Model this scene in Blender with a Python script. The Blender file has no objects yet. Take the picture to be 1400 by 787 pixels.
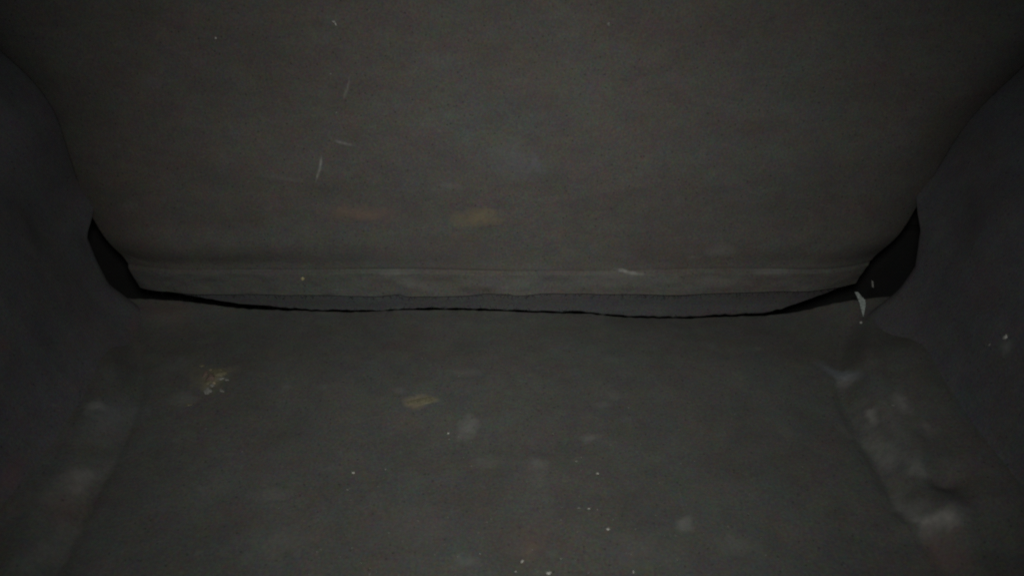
import bpy, bmesh, math, random
import numpy as np
from mathutils import Vector
SC = bpy.context.scene
C = SC.collection
R = math.radians
# ---------------------------------------------------------------- camera
PITCH, CH, F = R(32), 0.332, 1099.0
cd = bpy.data.cameras.new('camera'); cam = bpy.data.objects.new('camera', cd); C.objects.link(cam)
cam.location = (0, 0, CH); cam.rotation_euler = (R(90) - PITCH, 0, 0)
cd.sensor_width = 36; cd.lens = 36 * F / 1400; cd.clip_start = .01; cd.clip_end = 50
SC.camera = cam
cd.dof.use_dof = True; cd.dof.focus_distance = .60; cd.dof.aperture_fstop = 13
# ---------------------------------------------------------------- light
w = bpy.data.worlds.new('World'); SC.world = w; w.use_nodes = True
bg = w.node_tree.nodes['Background']; bg.inputs[0].default_value = (.88, .94, 1, 1); bg.inputs[1].default_value = .12
def area(name, loc, target, size, power, col, spread):
    l = bpy.data.lights.new(name, 'AREA'); l.shape = 'DISK'; l.size = size; l.energy = power; l.color = col; l.spread = R(spread)
    o = bpy.data.objects.new(name, l); C.objects.link(o); o.location = loc
    o.rotation_euler = (Vector(target) - Vector(loc)).to_track_quat('-Z', 'Y').to_euler()
area('lamp', (0, .03, .372), (0, .41, .085), .07, .56, (.99, .98, .925), 82)
SC.view_settings.view_transform = 'Standard'; SC.view_settings.look = 'None'
SC.view_settings.exposure = 0; SC.view_settings.gamma = 1
SC.render.engine = 'CYCLES'; SC.cycles.use_denoising = False; SC.cycles.max_bounces = 5; SC.cycles.filter_width = 2.1
# ---------------------------------------------------------------- noise helpers
rng = np.random.RandomState(7)
TAB = rng.rand(256, 256)
def vnoise(x, y, s=0):
    x = np.asarray(x, float) + s * 17.31; y = np.asarray(y, float) + s * 9.77
    xi = np.floor(x).astype(int); yi = np.floor(y).astype(int); fx = x - xi; fy = y - yi
    fx = fx * fx * (3 - 2 * fx); fy = fy * fy * (3 - 2 * fy)
    g = lambda a, b: TAB[a & 255, b & 255]
    return ((g(xi, yi) * (1 - fx) + g(xi + 1, yi) * fx) * (1 - fy) + (g(xi, yi + 1) * (1 - fx) + g(xi + 1, yi + 1) * fx) * fy) * 2 - 1
def fbm(x, y, s=0, n=4):
    r = 0; a = 1
    for i in range(n): r = r + a * vnoise(x * 2 ** i, y * 2 ** i, s + i); a *= .5
    return r
def sstep(a, b, x):
    t = np.clip((np.asarray(x, float) - a) / (b - a), 0, 1); return t * t * (3 - 2 * t)
# ---------------------------------------------------------------- where the seen lines of the seat stand
LEAN, YC = math.tan(R(12)), .50
def ray(px, py):
    a, b = (px - 700) / F, (393.5 - py) / F
    return np.array([a, math.cos(PITCH) + b * math.sin(PITCH), -math.sin(PITCH) + b * math.cos(PITCH)])
CAM = np.array([0, 0, CH])
def on_back(px, py):
    d = ray(px, py); t = (YC + LEAN * CH) / (d[1] - LEAN * d[2]); return CAM + d * t
def on_rear(px, py):
    d = ray(px, py); t = YC / d[1]; return CAM + d * t
def on_floor(px, py):
    d = ray(px, py); return CAM + d * ((.007 - CH) / d[2])
def line(fn, pts, ki, vi):
    p = sorted([(fn(*q)[ki], fn(*q)[vi]) for q in pts]); k = [a[0] for a in p]; v = [a[1] for a in p]
    return lambda x: np.interp(x, k, v)
Z1 = line(on_back, [(150, 374), (400, 372), (560, 371), (700, 374), (850, 373), (1000, 370), (1180, 374)], 0, 2)
Z2 = line(on_back, [(150, 404), (230, 402), (330, 403), (440, 404), (520, 405), (546, 402), (556, 406), (640, 405), (665, 402), (680, 402), (695, 401), (706, 404), (740, 402), (760, 402), (800, 401),
                    (860, 403), (930, 402), (1000, 401), (1060, 399), (1110, 400), (1170, 400), (1230, 402)], 0, 2)
Z3r = line(on_rear, [(100, 404), (200, 405), (260, 409), (330, 419), (380, 421), (440, 423), (500, 424), (540, 421), (580, 421), (620, 420), (680, 422), (760, 425), (800, 425), (840, 431), (880, 432), (930, 433),
                    (1000, 430), (1060, 428), (1100, 422), (1140, 410), (1180, 404), (1260, 403)], 0, 2)
Z3 = lambda x: sum(Z3r(x + k * .006) for k in (-2, -1, 0, 1, 2)) / 5
JL0 = line(on_back, [(200, 425), (185, 400), (160, 358), (130, 322), (112, 290), (90, 220), (70, 160), (30, 110), (-10, 80), (-100, 0)], 2, 0)
JR0 = line(on_back, [(1160, 425), (1175, 400), (1205, 362), (1240, 328), (1262, 292), (1298, 225), (1340, 165), (1400, 112), (1500, 30)], 2, 0)
XL0 = line(on_floor, [(172, 424), (184, 470), (190, 535), (165, 600), (145, 640), (110, 700), (72, 787), (10, 900)], 1, 0)
XR0 = line(on_floor, [(1184, 420), (1162, 455), (1148, 500), (1160, 560), (1190, 612), (1215, 660), (1236, 700), (1270, 745), (1300, 787), (1370, 900)], 1, 0)
JL = lambda z: sum(JL0(z + k * .005) for k in (-2, -1, 0, 1, 2)) / 5
JR = lambda z: sum(JR0(z + k * .005) for k in (-2, -1, 0, 1, 2)) / 5
FOLDS = [(*on_floor(*p)[:2], sx, sy, h) for p, sx, sy, h in (((1276, 724), .020, .0085, .0042), ((1284, 680), .012, .0085, -.0065), ((1248, 700), .007, .014, .003), ((1150, 515), .006, .014, .002), ((230, 430), .015, .008, .0015))]
XL = lambda y: sum(XL0(y + k * .008) for k in (-2, -1, 0, 1, 2)) / 5
XR = lambda y: sum(XR0(y + k * .006) for k in (-2, -1, 0, 1, 2)) / 5
# ---------------------------------------------------------------- the surfaces (metres)
def seat_z(x, y):
    x = np.asarray(x, float); y = np.asarray(y, float)
    e = np.clip(YC - y, 0, None)
    z = Z3(x) * np.exp(-(e / .03) ** 1.3)
    z = z + .0020 * fbm(x * 8, y * 8, 1, 2) * sstep(0, .06, e) + .00028 * fbm(x * 38, y * 38, 5, 3)
    o = np.where(x < 0, -x + XL(y), x - XR(y))             # the padding banks up towards each arm
    hk = np.where(x < 0, .80, .35 + .65 * sstep(.262, .292, y))
    bank = .0105 * sstep(-.002, .015, o) + .009 * sstep(.012, .05, o) - .0016 * np.exp(-((o + .003) / .004) ** 2) + .0022 * np.exp(-((o - .017) / .007) ** 2) * (1 + .6 * fbm(x * 20, y * 20, 31, 2))
    z = z + .008 * sstep(-.01, .10, e)
    z = z + hk * bank * (1 - .45 * sstep(.41, .47, y)) * sstep(-.004, .03, e)
    for cx, cy, sx, sy, h in FOLDS: z = z + h * np.exp(-((x - cx - .3 * (y - cy)) / sx) ** 2 - ((y - cy + .10 * (x - cx)) / sy) ** 2)
    z = z + .0004 * vnoise(x * 240, y * 90, 51) * sstep(.49, .5, y)
    z = z - .003 * np.clip((y - (YC - .004)) / .004, 0, 1) ** 2
    return z
def back_y(x, z):
    x = np.asarray(x, float); z = np.asarray(z, float)
    z1, z2 = Z1(x), Z2(x)
    y = YC + LEAN * z
    y = y - .016 * (1 - (x / .33) ** 2) * sstep(.02, .12, z)
    fold = np.clip(.45 + .5 * vnoise(x * 14, x * 2, 61) + .3 * sstep(.02, .1, x), .08, 1)
    y = y - .0036 * np.exp(-((z - z1 - .022) / .012) ** 2) * fold + .0020 * np.exp(-((z - z1 - .006) / .006) ** 2) * fold
    strip = sstep(z2 - .0010, z2 + .0008, z)
    rec = .0008 + .0022 * sstep(.03, .12, x) + .0016 * sstep(-.12, -.2, x)
    y = y + rec * (1 - strip) + .0024 * sstep(z2 + .002, z2 - .014, z) 
    y = y - .0013 * strip * (1 - sstep(z1 - .001, z1 + .0012, z)) * (1 + .9 * fbm(x * 34, z * 70, 3, 3))
    y = y + .0008 * np.exp(-((z - z1 - .0016) / .0013) ** 2) * (.5 + .5 * sstep(-.5, .5, vnoise(x * 25, x * 3, 9)))
    y = y - .0018 * fbm(x * 6, z * 8, 11, 2) * sstep(.02, .08, z) - .00022 * fbm(x * 30, z * 46, 13, 3)
    for j in (JL(z), JR(z)):
        s = np.sign(j); o = s * x - s * j
        y = y + (.0115 + .0015 * s) * np.clip((o + .060) / .060, 0, 1) ** 2.2 + .16 * sstep(.0, .026, o)
    return y
GZ = [-.03, 0, .012, .022, .030, .045, .08, .135, .26]
GV = [-.012, -.008, 0, .008, .014, .020, .029, .042, .055]
def arm_x(s, y, z):
    y = np.asarray(y, float); z = np.asarray(z, float)
    X0 = np.interp(y, [-.3, .10, .26, .34, .38, .42, .46, .50], [.275, .262, .250, .249, .252, .259, .267, .272]) if s < 0 else np.interp(y, [-.3, .10, .26, .34, .38, .42, .46, .50], [.272, .262, .248, .245, .247, .250, .253, .256])
    x = X0 + (np.interp(z - .004, GZ, GV) + np.interp(z + .004, GZ, GV) + np.interp(z, GZ, GV)) / 3
    x = x + .0020 * fbm(y * 7, z * 7 + 5, 23 + s, 2) + .0004 * fbm(y * 32, z * 32, 27 + s, 3)
    zf = .125 if s < 0 else .118
    x = x + 1.5 * (np.sqrt((z - zf) ** 2 + .0003) + z - zf) / 2
    jj = np.abs(JL(z) if s < 0 else JR(z)) + .0015
    t = sstep(.43, .51, y) * sstep(.07, .10, z); return x * (1 - t) + jj * t
def arm_rear(s, z):
    if s < 0: return np.interp(z, [-.03, 0, .03, .062, .090, .26], [.500, .497, .494, .508, .580, .640])
    return np.interp(z, [-.03, 0, .03, .050, .070, .095, .26], [.488, .487, .486, .488, .506, .580, .640])
def hit(px, py):
    d = ray(px, py); d = d / np.linalg.norm(d); t = .2; st = .005
    while t < 1.2:
        p = CAM + d * t
        inside = (p[2] < seat_z(p[0], p[1]) and p[1] < YC) or (p[1] > back_y(p[0], p[2]) and p[2] > 0) or any(p[1] < arm_rear(q, p[2]) and q * p[0] > arm_x(q, p[1], p[2]) for q in (-1, 1))
        if inside and st > .0004: t -= st; st /= 4; t += st; continue
        if not inside: t += st; continue
        if p[2] < seat_z(p[0], p[1]) and p[1] < YC: return p, Vector((0, 0, 1)), 'seat'
        if p[1] > back_y(p[0], p[2]) and p[2] > 0: return p, Vector((0, -1, LEAN)).normalized(), 'back'
        for s in (-1, 1):
            if p[1] < arm_rear(s, p[2]) and s * p[0] > arm_x(s, p[1], p[2]): return p, Vector((-s, 0, .6)).normalized(), 'arm'
        t += st
    return p, Vector((0, -1, 0)), 'none'
# ---------------------------------------------------------------- marks: (px, py, half width, half height, tilt deg, strength, colour), worn or dusty cloth, plus painted light on the raised edges
GREY, BLUE, TAN, BROWN, YEL, RED, PALE = (.13, .13, .12), (.10, .115, .135), (.20, .155, .09), (.085, .058, .04), (.11, .088, .035), (.10, .045, .04), (.26, .27, .25)
MARKS = [
 (476,116,1.5,13,16,.26,PALE),(471,129,1.5,6,10,.3,PALE),(471,196,16,1.8,12,.26,PALE),(462,193,5,2,10,.2,PALE),(438,226,1.8,12,14,.5,PALE),(434,239,1.4,7,16,.4,PALE),(385,243,42,3,8,.18,GREY),
 (495,293,50,13,3,.55,(.12,.078,.055)),(655,298,38,13,-2,.5,(.13,.105,.05)),(702,218,34,24,10,.22,BLUE),(735,228,18,18,0,.15,BLUE),(850,369,9,2.2,8,.5,PALE),(866,373,12,1.8,4,.35,PALE),(950,351,10,2,0,.45,GREY),
 (985,343,22,10,0,.22,GREY),(1050,372,40,4,0,.25,GREY),(540,372,30,3,0,.28,GREY),(560,385,34,9,20,.25,GREY),(850,382,80,11,0,.18,GREY),(980,384,60,9,0,.18,GREY),(700,386,60,9,0,.12,GREY),(182,352,18,2,20,.4,GREY),
 (163,200,5,4,0,.3,GREY),(945,285,80,24,0,.10,BROWN),(905,70,20,16,0,.12,BROWN),(740,105,60,40,0,.10,BROWN),
 (574,549,20,8,-10,.85,(.17,.135,.08)),(640,583,14,17,10,.42,GREY),(640,509,22,6,0,.16,GREY),(808,598,15,6,-30,.28,GREY),(665,632,26,8,0,.2,GREY),(822,553,18,4,0,.2,GREY),
 (937,716,11,12,30,.45,GREY),(725,745,32,34,0,.24,BROWN),(726,752,10,14,0,.4,BROWN),(370,675,26,9,0,.2,GREY),(640,765,16,10,0,.26,GREY),(735,633,10,8,0,.2,GREY),(560,575,30,14,0,.12,BROWN),
 (1010,745,30,16,0,.2,GREY),(730,640,20,20,0,.12,GREY),(380,740,60,40,0,.12,GREY),(880,750,60,30,0,.12,GREY),(560,720,60,36,0,.10,GREY),
 (288,515,30,18,20,.42,(.11,.10,.055)),(292,520,14,16,20,.5,(.14,.12,.08)),(250,545,22,9,0,.25,GREY),(240,500,28,14,0,.15,GREY),(225,425,34,15,0,.28,RED),(185,440,12,30,0,.3,RED),
 (130,554,12,12,0,.55,GREY),(108,655,15,15,0,.40,(.12,.105,.1)),(95,660,22,60,28,.20,GREY),(150,575,28,40,25,.16,BLUE),(60,760,20,60,20,.18,GREY),(48,349,5,5,0,.4,GREY),(4,470,12,14,0,.4,RED),(15,652,16,30,30,.3,RED),(90,700,30,26,20,.15,RED),
 (1148,512,11,20,-30,.5,BLUE),(1156,522,12,8,0,.4,GREY),(1232,551,12,12,0,.55,GREY),(1190,568,5,12,0,.5,GREY),(1266,583,6,8,0,.3,GREY),(1250,640,10,10,0,.25,GREY),(1376,474,13,10,0,.55,GREY),
 (1246,694,18,26,-35,.34,GREY),(1284,714,34,11,-6,.42,GREY),(1212,622,14,60,-28,.28,GREY),(1225,560,40,40,0,.14,GREY),(1240,600,40,40,0,.12,GREY),(1292,760,24,34,0,.34,RED),(1345,400,40,30,0,.08,RED),
]
for k in range(10):                      # light catching the raised edges, painted in as paler cloth
    t = k / 9; MARKS.append((152 - 88 * t, 565 + 190 * t, 12, 12, 0, .13 + .04 * math.sin(k * 2), GREY))
    MARKS.append((1178 + 66 * t, 560 + 140 * t, 12, 12, 0, .13 + .04 * math.sin(k * 3), GREY)); MARKS.append((1246 + 56 * t, 708 + 4 * math.sin(k), 9, 7, 0, .15, GREY))
random.seed(3)
for _ in range(46):
    px, py = random.uniform(230, 1130), random.uniform(470, 787); a = random.uniform(3, 12)
    MARKS.append((px, py, a, a * random.uniform(.3, .8), random.uniform(-50, 50), random.uniform(.06, .2), random.choice([GREY, GREY, BLUE, BROWN])))
for _ in range(34):
    px, py = random.uniform(140, 1280), random.uniform(10, 360); a = random.uniform(5, 22)
    MARKS.append((px, py, a, a * random.uniform(.2, .7), random.uniform(-25, 25), random.uniform(.05, .16), random.choice([GREY, BLUE, BROWN, RED])))
MK = .85
PM = {'seat': [], 'back': [], 'arm': []}
for px, py, a, b, tilt, st, col in MARKS:
    p, n, kind = hit(px, py)
    if kind in PM:
        dep = (p - CAM) @ np.array([0, math.cos(PITCH), -math.sin(PITCH)]); m = dep / F
        el = {'seat': max(.5, math.sin(PITCH + (py - 393.5) / F)), 'back': .94, 'arm': .8}[kind]
        PM[kind].append((p, a * m, b * m / el, R(tilt), st, col))
def stains_and_light(kind, P):
    """RGBA per point: colour and amount of the mark lying there"""
    rgb = np.zeros((len(P), 3)); amt = np.zeros(len(P))
    u, v = {'seat': (P[:, 0], -P[:, 1]), 'back': (P[:, 0], -P[:, 2]), 'arm': (P[:, 1], -P[:, 2] * .6 + 0 * P[:, 0])}[kind]
    n1 = fbm(u * 210, v * 210, 41, 4) * .42
    for p, a, b, t, st, col in PM[kind]:
        if kind == 'arm':
            D = P - p; r2 = (D ** 2).sum(1) / (a * b) ; 
            if a / b > 1.6 or b / a > 1.6: r2 = (D[:, 1] / max(a, b)) ** 2 + ((D[:, 0] ** 2 + D[:, 2] ** 2) / (min(a, b) ** 2))
        else:
            pu, pv = (p[0], -p[1]) if kind == 'seat' else (p[0], -p[2])
            du, dv = u - pu, v - pv; c, s = math.cos(t), math.sin(t)
            r2 = ((du * c + dv * s) / a) ** 2 + ((-du * s + dv * c) / b) ** 2
        k = np.nonzero(r2 < 5)[0]
        if not len(k): continue
        r2 = r2[k]; wgt = st * MK * np.clip(1.25 - np.sqrt(r2) + n1[k] * .72, 0, 1) ** 1.1
        rgb[k] += wgt[:, None] * np.array(col); amt[k] += wgt
    rgb = rgb / np.maximum(amt, 1e-6)[:, None]
    return np.concatenate([rgb, np.clip(amt, 0, .92)[:, None]], 1)
# ---------------------------------------------------------------- materials
def cloth(name, base, mark=True, streak=(1, 1, 1), hue=1.5):
    m = bpy.data.materials.new(name); m.use_nodes = True; nt = m.node_tree; N = nt.nodes; L = nt.links
    b = N['Principled BSDF']; b.inputs['Roughness'].default_value = .85; b.inputs['Specular IOR Level'].default_value = .25
    tc = N.new('ShaderNodeTexCoord'); mp = N.new('ShaderNodeMapping'); mp.inputs['Scale'].default_value = streak; L.new(tc.outputs['Object'], mp.inputs[0])
    def noise(sc, det, out='Fac', vec=mp, rough=.6):
        n = N.new('ShaderNodeTexNoise'); n.inputs['Scale'].default_value = sc; n.inputs['Detail'].default_value = det; n.inputs['Roughness'].default_value = rough
        L.new(vec.outputs[0] if vec is mp else tc.outputs['Object'], n.inputs['Vector']); return n.outputs[out]
    def ramp(src, lo, hi, a, c):
        r = N.new('ShaderNodeMapRange'); r.inputs[1].default_value = lo; r.inputs[2].default_value = hi; r.inputs[3].default_value = a; r.inputs[4].default_value = c; L.new(src, r.inputs[0]); return r.outputs[0]
    def mixc(f, a, c, mode='MIX'):
        x = N.new('ShaderNodeMix'); x.data_type = 'RGBA'; x.blend_type = mode
        for i, v in ((0, f), (6, a), (7, c)):
            if isinstance(v, (float, int)): x.inputs[i].default_value = v
            elif isinstance(v, tuple): x.inputs[i].default_value = (*v, 1)
            else: L.new(v, x.inputs[i])
        return x.outputs[2]
    c = mixc(ramp(noise(5, 4), .35, .65, 0, .4), base, tuple(v * f for v, f in zip(base, (1.12, .98, .86))))
    c = mixc(ramp(noise(13, 4), .45, .68, 0, .3 * hue), c, tuple(v * f for v, f in zip(base, (.86, 1.02, 1.0))))
    c = mixc(ramp(noise(22, 4), .5, .72, 0, .28 * hue), c, tuple(v * f for v, f in zip(base, (1.20, .90, .90))))
    # mottling of the worn cloth, several sizes
    g = N.new('ShaderNodeMath'); g.operation = 'MULTIPLY'; L.new(ramp(noise(26, 6, rough=.65), .3, .7, .88, 1.12), g.inputs[0]); L.new(ramp(noise(85, 4), .25, .75, .92, 1.08), g.inputs[1])
    g2 = N.new('ShaderNodeMath'); g2.operation = 'MULTIPLY'; L.new(g.outputs[0], g2.inputs[0]); L.new(ramp(noise(900, 2, vec=tc), .25, .75, .80, 1.20), g2.inputs[1])
    gc = N.new('ShaderNodeCombineColor'); [L.new(g2.outputs[0], gc.inputs[i]) for i in range(3)]
    c = mixc(1.0, c, gc.outputs[0], 'MULTIPLY')
    # coloured flecks in the yarn
    c = mixc(.48, c, mixc(1.0, c, mixc(1.0, noise(620, 1, 'Color', tc), (2, 2, 2), 'MULTIPLY'), 'MULTIPLY'))
    c = mixc(.20, c, mixc(1.0, c, mixc(1.0, noise(75, 3, 'Color', tc), (2, 2, 2), 'MULTIPLY'), 'MULTIPLY'))
    # small dark pits between the threads
    v = N.new('ShaderNodeTexVoronoi'); v.inputs['Scale'].default_value = 190; L.new(tc.outputs['Object'], v.inputs['Vector'])
    c = mixc(ramp(v.outputs['Distance'], .05, .15, .75, 0), c, tuple(x * .25 for x in base))
    if mark:
        a = N.new('ShaderNodeAttribute'); a.attribute_name = 'marks'
        am = N.new('ShaderNodeMath'); am.operation = 'MULTIPLY'; L.new(a.outputs['Alpha'], am.inputs[0]); L.new(ramp(noise(420, 2, vec=tc), .3, .7, .75, 1.2), am.inputs[1])
        c = mixc(am.outputs[0], c, a.outputs['Color'])
    L.new(c, b.inputs['Base Color'])
    bp = N.new('ShaderNodeBump'); bp.inputs['Strength'].default_value = .35; bp.inputs['Distance'].default_value = .0006
    L.new(noise(700, 3, vec=tc), bp.inputs['Height'])
    bp2 = N.new('ShaderNodeBump'); bp2.inputs['Strength'].default_value = .10; bp2.inputs['Distance'].default_value = .003
    L.new(noise(34, 5), bp2.inputs['Height']); L.new(bp.outputs[0], bp2.inputs['Normal']); L.new(bp2.outputs[0], b.inputs['Normal'])
    return m
def plain(name, col, rough=.7):
    m = bpy.data.materials.new(name); m.use_nodes = True; N = m.node_tree.nodes; b = N['Principled BSDF']; b.inputs['Roughness'].default_value = rough
    n = N.new('ShaderNodeTexNoise'); n.inputs['Scale'].default_value = 700; n.inputs['Detail'].default_value = 3
    t = N.new('ShaderNodeTexCoord'); m.node_tree.links.new(t.outputs['Object'], n.inputs['Vector'])
    r = N.new('ShaderNodeValToRGB'); r.color_ramp.elements[0].position = .3; r.color_ramp.elements[1].position = .7
    r.color_ramp.elements[0].color = (*[c * .55 for c in col], 1); r.color_ramp.elements[1].color = (*[min(1, c * 1.25) for c in col], 1)
    m.node_tree.links.new(n.outputs['Fac'], r.inputs[0]); m.node_tree.links.new(r.outputs[0], b.inputs['Base Color']); return m
M_SEAT = cloth('seat_cloth', (.0455, .0465, .0430))
M_BACK = cloth('back_cloth', (.051, .049, .045), streak=(.6, 1, 1.5))
M_ARM = cloth('arm_cloth', (.0475, .0485, .0525))
M_FLAP = cloth('flap_cloth', (.036, .037, .0385), streak=(.3, 1, 2.5))
M_BAND = cloth('band_cloth', (.047, .0465, .043), streak=(.4, 1, 2))
M_BLACK = cloth('shade_and_frame_black', (.007, .0075, .0075), mark=False)  # near black: shade of the gaps put into the colour; frame shares it
# ---------------------------------------------------------------- mesh helpers
def grid_obj(name, P, mat, parent=None, marks=None, flip=False, close=None):
    """P: (rows, cols, 3)"""
    r, c, _ = P.shape; idx = np.arange(r * c).reshape(r, c)
    q = np.stack([idx[:-1, :-1], idx[:-1, 1:], idx[1:, 1:], idx[1:, :-1]], -1).reshape(-1, 4)
    if flip: q = q[:, ::-1]
    me = bpy.data.meshes.new(name); V = P.reshape(-1, 3)
    me.from_pydata(V.tolist(), [], q.tolist()); me.update()
    me.polygons.foreach_set('use_smooth', [True] * len(me.polygons))
    if marks:
        at = me.color_attributes.new('marks', 'FLOAT_COLOR', 'POINT'); at.data.foreach_set('color', stains_and_light(marks, V).astype(np.float32).ravel())
    me.materials.append(mat)
    o = bpy.data.objects.new(name, me); C.objects.link(o); o.parent = parent
    return o
def bm_obj(name, bm, mat, parent=None, smooth=True):
    me = bpy.data.meshes.new(name); bm.to_mesh(me); bm.free()
    if smooth: me.polygons.foreach_set('use_smooth', [True] * len(me.polygons))
    me.materials.append(mat); o = bpy.data.objects.new(name, me); C.objects.link(o); o.parent = parent; return o
# ================================================================ the armchair
chair = bpy.data.objects.new('armchair', None); C.objects.link(chair)
chair['label'] = 'dark charcoal fabric armchair seen close into the crevice where its seat meets backrest and arms'
chair['category'] = 'armchair'
# --- seat: fine where it is seen, coarse beyond
xs = np.concatenate([np.linspace(-.42, -.34, 6)[:-1], np.linspace(-.34, .34, 620), np.linspace(.34, .42, 6)[1:]])
ys = np.concatenate([np.linspace(-.28, .22, 40)[:-1], np.linspace(.22, .485, 240)[:-1], np.linspace(.485, .500, 26)])
X, Y = np.meshgrid(xs, ys); Z = seat_z(X, Y)
top = np.stack([X, Y, Z], -1)
wall_b = top[-1:].copy(); wall_b2 = wall_b.copy(); wall_b[..., 1] = .5012; wall_b[..., 2] -= .006; wall_b2[..., 2] = -.12; wall_b2[..., 1] = .5012
front = top[:1].copy(); front[..., 1] -= .012; front[..., 2] -= .015; front2 = front.copy(); front2[..., 2] = -.12
P = np.concatenate([front2, front, top, wall_b, wall_b2], 0)
seat = grid_obj('seat', P, M_SEAT, chair, 'seat')
# --- backrest
def back_rows(lo, hi, n): return np.linspace(lo, hi, n)
xs = np.concatenate([np.linspace(-.52, -.37, 14)[:-1], np.linspace(-.37, .37, 700), np.linspace(.37, .52, 14)[1:]])
rel = np.concatenate([np.linspace(-.014, -.002, 14)[:-1], np.linspace(-.002, .0008, 8)])
Z1x, Z2x = Z1(xs), Z2(xs)
def band_mesh(name, rows, mat, extra=None):
    Zg = np.stack(rows); Xg = np.broadcast_to(xs, Zg.shape); P = np.stack([Xg, back_y(Xg, Zg), Zg], -1)
    if extra is not None: P = extra(P)
    return grid_obj(name, P, mat, chair, 'back')
hem = np.minimum(Z3(xs) - .0024 + .0006 * vnoise(xs * 60, xs * 0, 3) + .0005 * vnoise(xs * 260, xs * 0, 4) +   .0028 * sstep(.185, .225, xs) +   .0016 * sstep(-.165, -.20, xs), Z2x - .0022)
def hem_turn(P):
    a = P[0].copy(); a[:, 1] += .0012; a[:, 2] += .0003; b = a.copy(); b[:, 1] += .0022; b[:, 2] += .012
    return np.concatenate([b[None], a[None], P], 0)
band_mesh('crevice_flap', [hem * (1 - t) + (Z2x - .0022) * t for t in np.linspace(0, .97, 18)] + [Z2x + q for q in rel if q > -.0022], M_FLAP, hem_turn)
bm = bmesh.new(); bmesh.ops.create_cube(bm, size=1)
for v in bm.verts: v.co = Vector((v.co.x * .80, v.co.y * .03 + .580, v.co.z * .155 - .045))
bm_obj('gap_shade_block', bm, M_BLACK, chair, False)  # block added behind the seam gap to keep it dark
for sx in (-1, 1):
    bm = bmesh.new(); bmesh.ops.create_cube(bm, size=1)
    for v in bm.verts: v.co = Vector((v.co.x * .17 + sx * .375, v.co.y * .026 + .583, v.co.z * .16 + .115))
    bm_obj('gap_shade_block', bm, M_BLACK, chair, False)  # blocks added so the corner wedges stay dark
band_mesh('lower_band', [(Z2x + .0008) * (1 - t) + (Z1x - .0008) * t for t in np.linspace(0, 1, 24)], M_BAND)
rows = [(Z1x - .0008) * (1 - t) + .05 * t for t in np.concatenate([np.linspace(0, .2, 12)[:-1], np.linspace(.2, 1, 16)])]
for z in np.linspace(.05, .245, 200)[1:]: rows.append(np.full_like(xs, z))
for z in np.linspace(.245, .42, 30)[1:]: rows.append(np.full_like(xs, z))
def cap(P):
    out = []
    for a in np.linspace(0, math.pi, 14)[1:]:
        r = P[-1].copy(); r[:, 1] += .07 * (1 - math.cos(a)); r[:, 2] += .05 * math.sin(a); out.append(r)
    low = out[-1].copy(); low[:, 2] = -.10; out.append(low)
    return np.concatenate([P, np.stack(out)], 0)
band_mesh('backrest', rows, M_BACK, cap)
# --- arms
for s in (-1, 1):
    zs = np.concatenate([np.linspace(-.03, 0, 5)[:-1], np.linspace(0, .05, 70)[:-1], np.linspace(.05, .20, 110)])
    ts = np.concatenate([np.linspace(0, .55, 40)[:-1], np.linspace(.55, 1, 300)])
    cols = []
    for t in ts:
        yr = arm_rear(s, zs); y = -.26 + (yr - .016 + .26) * t
        cols.append(np.stack([s * arm_x(s, y, zs), y, zs], -1))
    lastp = cols[-1]
    for a in np.linspace(0, math.pi / 2, 14)[1:]:
        q = lastp.copy(); q[:, 1] += .016 * math.sin(a); q[:, 0] += s * .016 * (1 - math.cos(a)); cols.append(q)
    q = cols[-1].copy(); q[:, 0] = s * .50; cols.append(q)
    G = np.stack(cols, 1)                      # rows z, cols along
    roll = []
    for a in np.linspace(0, math.pi, 16)[1:]:
        r = G[-1].copy(); r[:, 2] += .04 * math.sin(a); wd = s * .52 - r[:, 0]; r[:, 0] += wd * (1 - math.cos(a)) / 2; roll.append(r)
    lo = roll[-1].copy(); lo[:, 2] = -.12; roll.append(lo)
    G = np.concatenate([G, np.stack(roll)], 0)
    o = grid_obj('armrest', G, M_ARM, chair, 'arm', flip=(s > 0))
    if s > 0: o['label'] = 'right armrest with a loose fold of cloth at its foot'
    # near-black block added to keep light out of the corner behind the arm
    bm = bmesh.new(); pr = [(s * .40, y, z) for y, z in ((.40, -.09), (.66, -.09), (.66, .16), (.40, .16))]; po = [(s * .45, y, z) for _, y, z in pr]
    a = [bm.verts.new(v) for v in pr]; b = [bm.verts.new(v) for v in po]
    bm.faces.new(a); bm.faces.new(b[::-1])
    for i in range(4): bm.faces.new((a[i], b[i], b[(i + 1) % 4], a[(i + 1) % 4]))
    bmesh.ops.recalc_face_normals(bm, faces=bm.faces); bm_obj('gap_shade_block', bm, M_BLACK, chair, False)
# base frame below the seat
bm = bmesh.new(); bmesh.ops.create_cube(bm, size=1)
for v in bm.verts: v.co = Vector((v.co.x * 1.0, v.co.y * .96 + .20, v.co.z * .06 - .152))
bm_obj('base_frame', bm, M_BLACK, chair, False)
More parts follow.
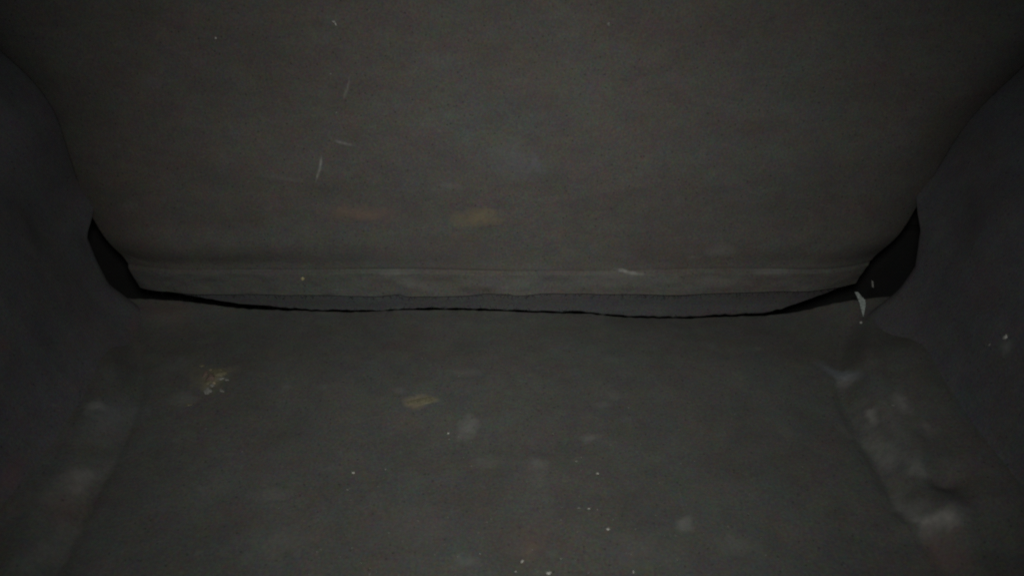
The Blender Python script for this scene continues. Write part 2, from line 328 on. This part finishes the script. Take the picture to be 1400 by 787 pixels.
# ================================================================ crumbs, lint, slivers: each a thing of its own
M_WHITE = plain('pale_crumb', (.27, .27, .245)); M_DIM = plain('dull_crumb', (.12, .12, .108)); M_YEL = plain('yellow_crumb', (.20, .18, .09))
M_TAN = plain('tan_crumb', (.15, .12, .075)); M_PLAS = plain('pale_plastic', (.24, .27, .25), .45); M_OLIVE = plain('olive_crumb', (.080, .073, .042)); M_BRN = plain('brown_crumb', (.085, .058, .046))
def tag(o, label, cat, group=None):
    o['label'] = label; o['category'] = cat
    if group: o['group'] = group
def place(o, px, py, lift=0):
    p, n, k = hit(px, py)
    o.location = Vector(p) + n * lift; q = Vector((0, 0, 1)).rotation_difference(n); return p, n, q
def scale_at(p): return ((p - CAM) @ np.array([0, math.cos(PITCH), -math.sin(PITCH)])) / F
def crumb(px, py, a, b, rot, mat, label, name='crumb', h=.6, group='crumbs caught in the chair', cat='crumb', seed=0):
    rnd = random.Random(seed + int(px * 7 + py)); p, n, k = hit(px, py); m = scale_at(p)
    bm = bmesh.new(); bmesh.ops.create_icosphere(bm, subdivisions=2, radius=1)
    f = [rnd.uniform(0, 6) for _ in range(6)]
    for v in bm.verts:
        r = 1 + .22 * math.sin(v.co.x * 3 + f[0]) * math.sin(v.co.y * 3.4 + f[1]) + .13 * math.sin(v.co.z * 5 + v.co.x * 5 + f[2]) + rnd.uniform(-.07, .07)
        v.co *= r; v.co.x *= a * m; v.co.y *= b * m; v.co.z *= min(a, b) * m * h
    o = bm_obj(name, bm, mat, None, False)
    q = Vector((0, 0, 1)).rotation_difference(n)
    o.rotation_mode = 'QUATERNION'; from mathutils import Quaternion
    o.rotation_quaternion = q @ Quaternion((0, 0, 1), R(rot)); o.location = Vector(p) + n * (min(a, b) * m * h * .35)
    tag(o, label, cat, group); return o
W = 'crumbs caught in the chair'
SP = [
 (750,783,4.5,3,0,M_WHITE,'largest white crumb at the front edge of the seat'),
 (714,767,3.5,2,60,M_WHITE,'white flake lying behind the row of front crumbs'),
 (705,781,2,1.6,0,M_WHITE,'tiny white crumb left of the largest front crumb'),
 (866,781,1.2,3,0,M_WHITE,'thin upright white speck alone at the right front of the seat'),
 (831,723,2.6,2,0,M_WHITE,'round pale crumb on the seat, rearward of the thin upright speck'),
 (805,695,2.6,1.5,0,M_WHITE,'short pale flake on the seat just behind the round crumb'),
 (792,694,3,1,0,M_DIM,'faint grey flake touching the short pale flake'),
 (817,647,2.2,1.8,0,M_WHITE,'pale speck on the seat, front one of a close pair'),
 (788,630,2.2,1.4,0,M_DIM,'dull speck on the seat, rear one of a close pair'),
 (483,646,3,1.8,-30,M_WHITE,'bright sliver-like crumb on the left half of the seat'),
 (475,669,2,1.2,-20,M_DIM,'dim speck just in front of the bright crumb on the left seat'),
 (527,641,1.5,1.5,0,M_DIM,'dim round speck right of the bright crumb on the left seat'),
 (613,592,1.8,1.6,0,M_WHITE,'tiny white speck on the seat beside the soft grey spot'),
 (767,763,2,1.2,0,M_DIM,'dull speck behind and right of the largest front crumb'),
 (1375,461,4.5,3.8,0,M_WHITE,'brightest white crumb on the right armrest'),
 (1353,471,3,1.5,0,M_DIM,'dull crumb on the right armrest left of the brightest one'),
 (1177,441,2.6,2.8,0,M_WHITE,'small white crumb right under the tip of the pale sliver'),
 (1221,554,3,1.2,0,M_DIM,'faint flake on the left rim of the grey spot of the right arm'),
 (414,381,3,3,0,M_YEL,'round yellow crumb stuck on the strip at the foot of the backrest'),
 (295,52,1.6,2,0,M_WHITE,'white speck high on the left of the backrest'),
 (832,33,2.2,2.6,0,M_DIM,'grey speck high on the right of the backrest'),
 (452,101,1.8,1.4,0,M_DIM,'dim speck on the backrest above the upright scratch'),
 (460,154,1.4,1.4,0,M_DIM,'dim speck on the backrest between the two scratches'),
 (849,368,5,1.3,8,M_DIM,'pale sliver caught along the backrest seam'),
 (958,37,1.5,1.2,0,M_BLACK,'tiny black speck high on the right of the backrest'),
]
for i, (px, py, a, b, r, m, lab) in enumerate(SP): crumb(px, py, a * .85, b * .85, r, m, lab, 'crumb', seed=i)
# curled white thread on the backrest, tapered tube
def thread(name, pts, r0, mat, label, cat, ends=.3):
    W3 = []
    for px, py in pts:
        p, n, k = hit(px, py); W3.append(Vector(p) + n * (r0 * .8))
    bm = bmesh.new(); rings = []
    for i, p in enumerate(W3):
        d = (W3[min(i + 1, len(W3) - 1)] - W3[max(i - 1, 0)]).normalized(); a = d.orthogonal().normalized(); b = d.cross(a)
        t = i / (len(W3) - 1); r = r0 * (ends + (1 - ends) * math.sin(math.pi * t))
        rings.append([bm.verts.new(p + (a * math.cos(k * math.pi / 3) + b * math.sin(k * math.pi / 3)) * r) for k in range(6)])
    for A, B in zip(rings, rings[1:]):
        for k in range(6): bm.faces.new((A[k], A[(k + 1) % 6], B[(k + 1) % 6], B[k]))
    bm.faces.new(rings[0][::-1]); bm.faces.new(rings[-1])
    o = bm_obj(name, bm, mat, None); tag(o, label, cat); return o
thread('lint_thread', [(454, 29), (457, 30), (459.5, 32), (460, 35.5)], .0009, M_WHITE, 'short curled white thread stuck high on the backrest, left of the middle', 'thread')
# ---- pale sliver in the right corner: a bent thin piece with real thickness
def sheet(name, outline, depth_shift, thick, mat, label, cat, curl=0.0):
    base, n, k = hit(*outline[0]); pts = []
    d0 = (on_rear(*outline[0]) - CAM) @ np.array([0, math.cos(PITCH), -math.sin(PITCH)])
    for i, (px, py) in enumerate(outline):
        d = ray(px, py); dep = d0 - depth_shift - curl * (py - outline[0][1]) / 40
        pts.append(Vector(CAM + d * dep))
    bm = bmesh.new(); off = Vector((0, .8, -.6)).normalized() * thick
    a = [bm.verts.new(p) for p in pts]; b = [bm.verts.new(p + off) for p in pts]
    bm.faces.new(a); bm.faces.new(b[::-1]); L = len(a)
    for i in range(L): bm.faces.new((a[i], b[i], b[(i + 1) % L], a[(i + 1) % L]))
    bmesh.ops.recalc_face_normals(bm, faces=bm.faces); o = bm_obj(name, bm, mat, None, False); tag(o, label, cat); return o
sheet('torn_sliver', [(1169, 399), (1173, 399), (1178, 405), (1183, 410), (1183.5, 417), (1182, 426), (1180.5, 433), (1178.5, 426), (1175.5, 414), (1172, 405)], .006, .0009, M_PLAS,
      'pale grey-green pointed sliver sticking out of the right rear corner of the seat', 'sliver', .020)
sheet('small_splinter', [(1192, 383), (1194, 385), (1194.5, 393), (1192.5, 392)], .004, .0008, M_DIM,
      'small dull splinter standing inside the dark gap of the right rear corner', 'splinter')
# ---- crumpled scrap on the left of the seat: one crumb pile thing with pieces as parts
root = bpy.data.objects.new('dried_scrap', None); C.objects.link(root); root.location = Vector(hit(290, 516)[0])
tag(root, 'crumpled dried food scrap with beige and olive bits on the left rear of the seat', 'scrap')
bpy.context.view_layer.update()
BITS = [(284,535,5,7,20,M_DIM,.5),(290,527,4,2.5,-40,M_DIM,.6),(288,517,6,9,10,M_BRN,.4),(300,510,12,8,-20,M_OLIVE,.3),(290,506,4,2,0,M_TAN,.7),(302,518,4.5,2.2,10,M_DIM,.7),(281,511,3,8,0,M_BRN,.4),
        (310,519,3.5,2,-30,M_DIM,.5),(303,534,5,1.8,-40,M_DIM,.5),(293,524,3,3,0,M_TAN,.7),(276,500,3.5,2.5,30,M_OLIVE,.4),(284,523,5,6,0,M_OLIVE,.35),(258,553,4,2.5,0,M_OLIVE,.3)]
for i, (px, py, a, b, r, m, h) in enumerate(BITS):
    o = crumb(px, py, a, b, r, m, '', 'scrap_bit', h=h, seed=60 + i)
    for k in ('label', 'category', 'group'): del o[k]
    mw = o.location.copy(); o.parent = root; o.location = mw - root.location
# ---- tan flake in the middle of the seat, thin and cupped
crumb(575, 548, 20, 7, 12, M_OLIVE, 'flat tan flake lying alone in the middle of the seat', 'dry_flake', h=.12, group=None, cat='flake')

# ---- fine dust grains, too many to count
bm = bmesh.new(); rd = random.Random(11)
for _ in range(230):
    px, py = rd.gauss(720, 230), min(800, 800 - abs(rd.gauss(0, 130)))
    if not 200 < px < 1200 or py < 440: continue
    p, n, k = hit(px, py); r = rd.uniform(.00012, .00040)
    m4 = bmesh.ops.create_icosphere(bm, subdivisions=1, radius=r)['verts']
    for v in m4: v.co = Vector((v.co.x * rd.uniform(.8, 1.6), v.co.y, v.co.z * .6)) + Vector(p) + n * r * .3
o = bm_obj('dust_grains', bm, M_DIM, None, False); o['kind'] = 'stuff'; tag(o, 'fine pale dust grains strewn over the front half of the seat', 'dust')
# ---- frayed fibres hanging into the gap below the backrest
bm = bmesh.new()
for _ in range(420):
    px = rd.uniform(205, 1150); e = rd.choice((0, 1)); base = on_rear(px, 0)
    x = rd.uniform(-.275, .25); z = (Z2(x) if e else Z3(x)) + rd.uniform(-.0006, .0006); y = float(back_y(x, Z2(x) + .001)) - .0002 if e else YC - .0012
    a = Vector((x, y, z + (.0004 if e else .0003))); l = rd.uniform(.0012, .0035); d = Vector((rd.uniform(-.8, .8), rd.uniform(-.3, .1), rd.uniform(-.9, -.2) if e else rd.uniform(-.1, .6))).normalized() * l
    m = a + d * .5 + Vector((rd.uniform(-1, 1), 0, rd.uniform(-1, 1))) * l * .15; t = .00010
    pts = [a, m, a + d]; rings = [[bm.verts.new(q + Vector((math.cos(k * 2.1) * t, 0, math.sin(k * 2.1) * t))) for k in range(3)] for q in pts]
    for A, B in zip(rings, rings[1:]):
        for k in range(3): bm.faces.new((A[k], A[(k + 1) % 3], B[(k + 1) % 3], B[k]))
o = bm_obj('frayed_fibres', bm, M_BAND, chair, False); o['kind'] = 'stuff'
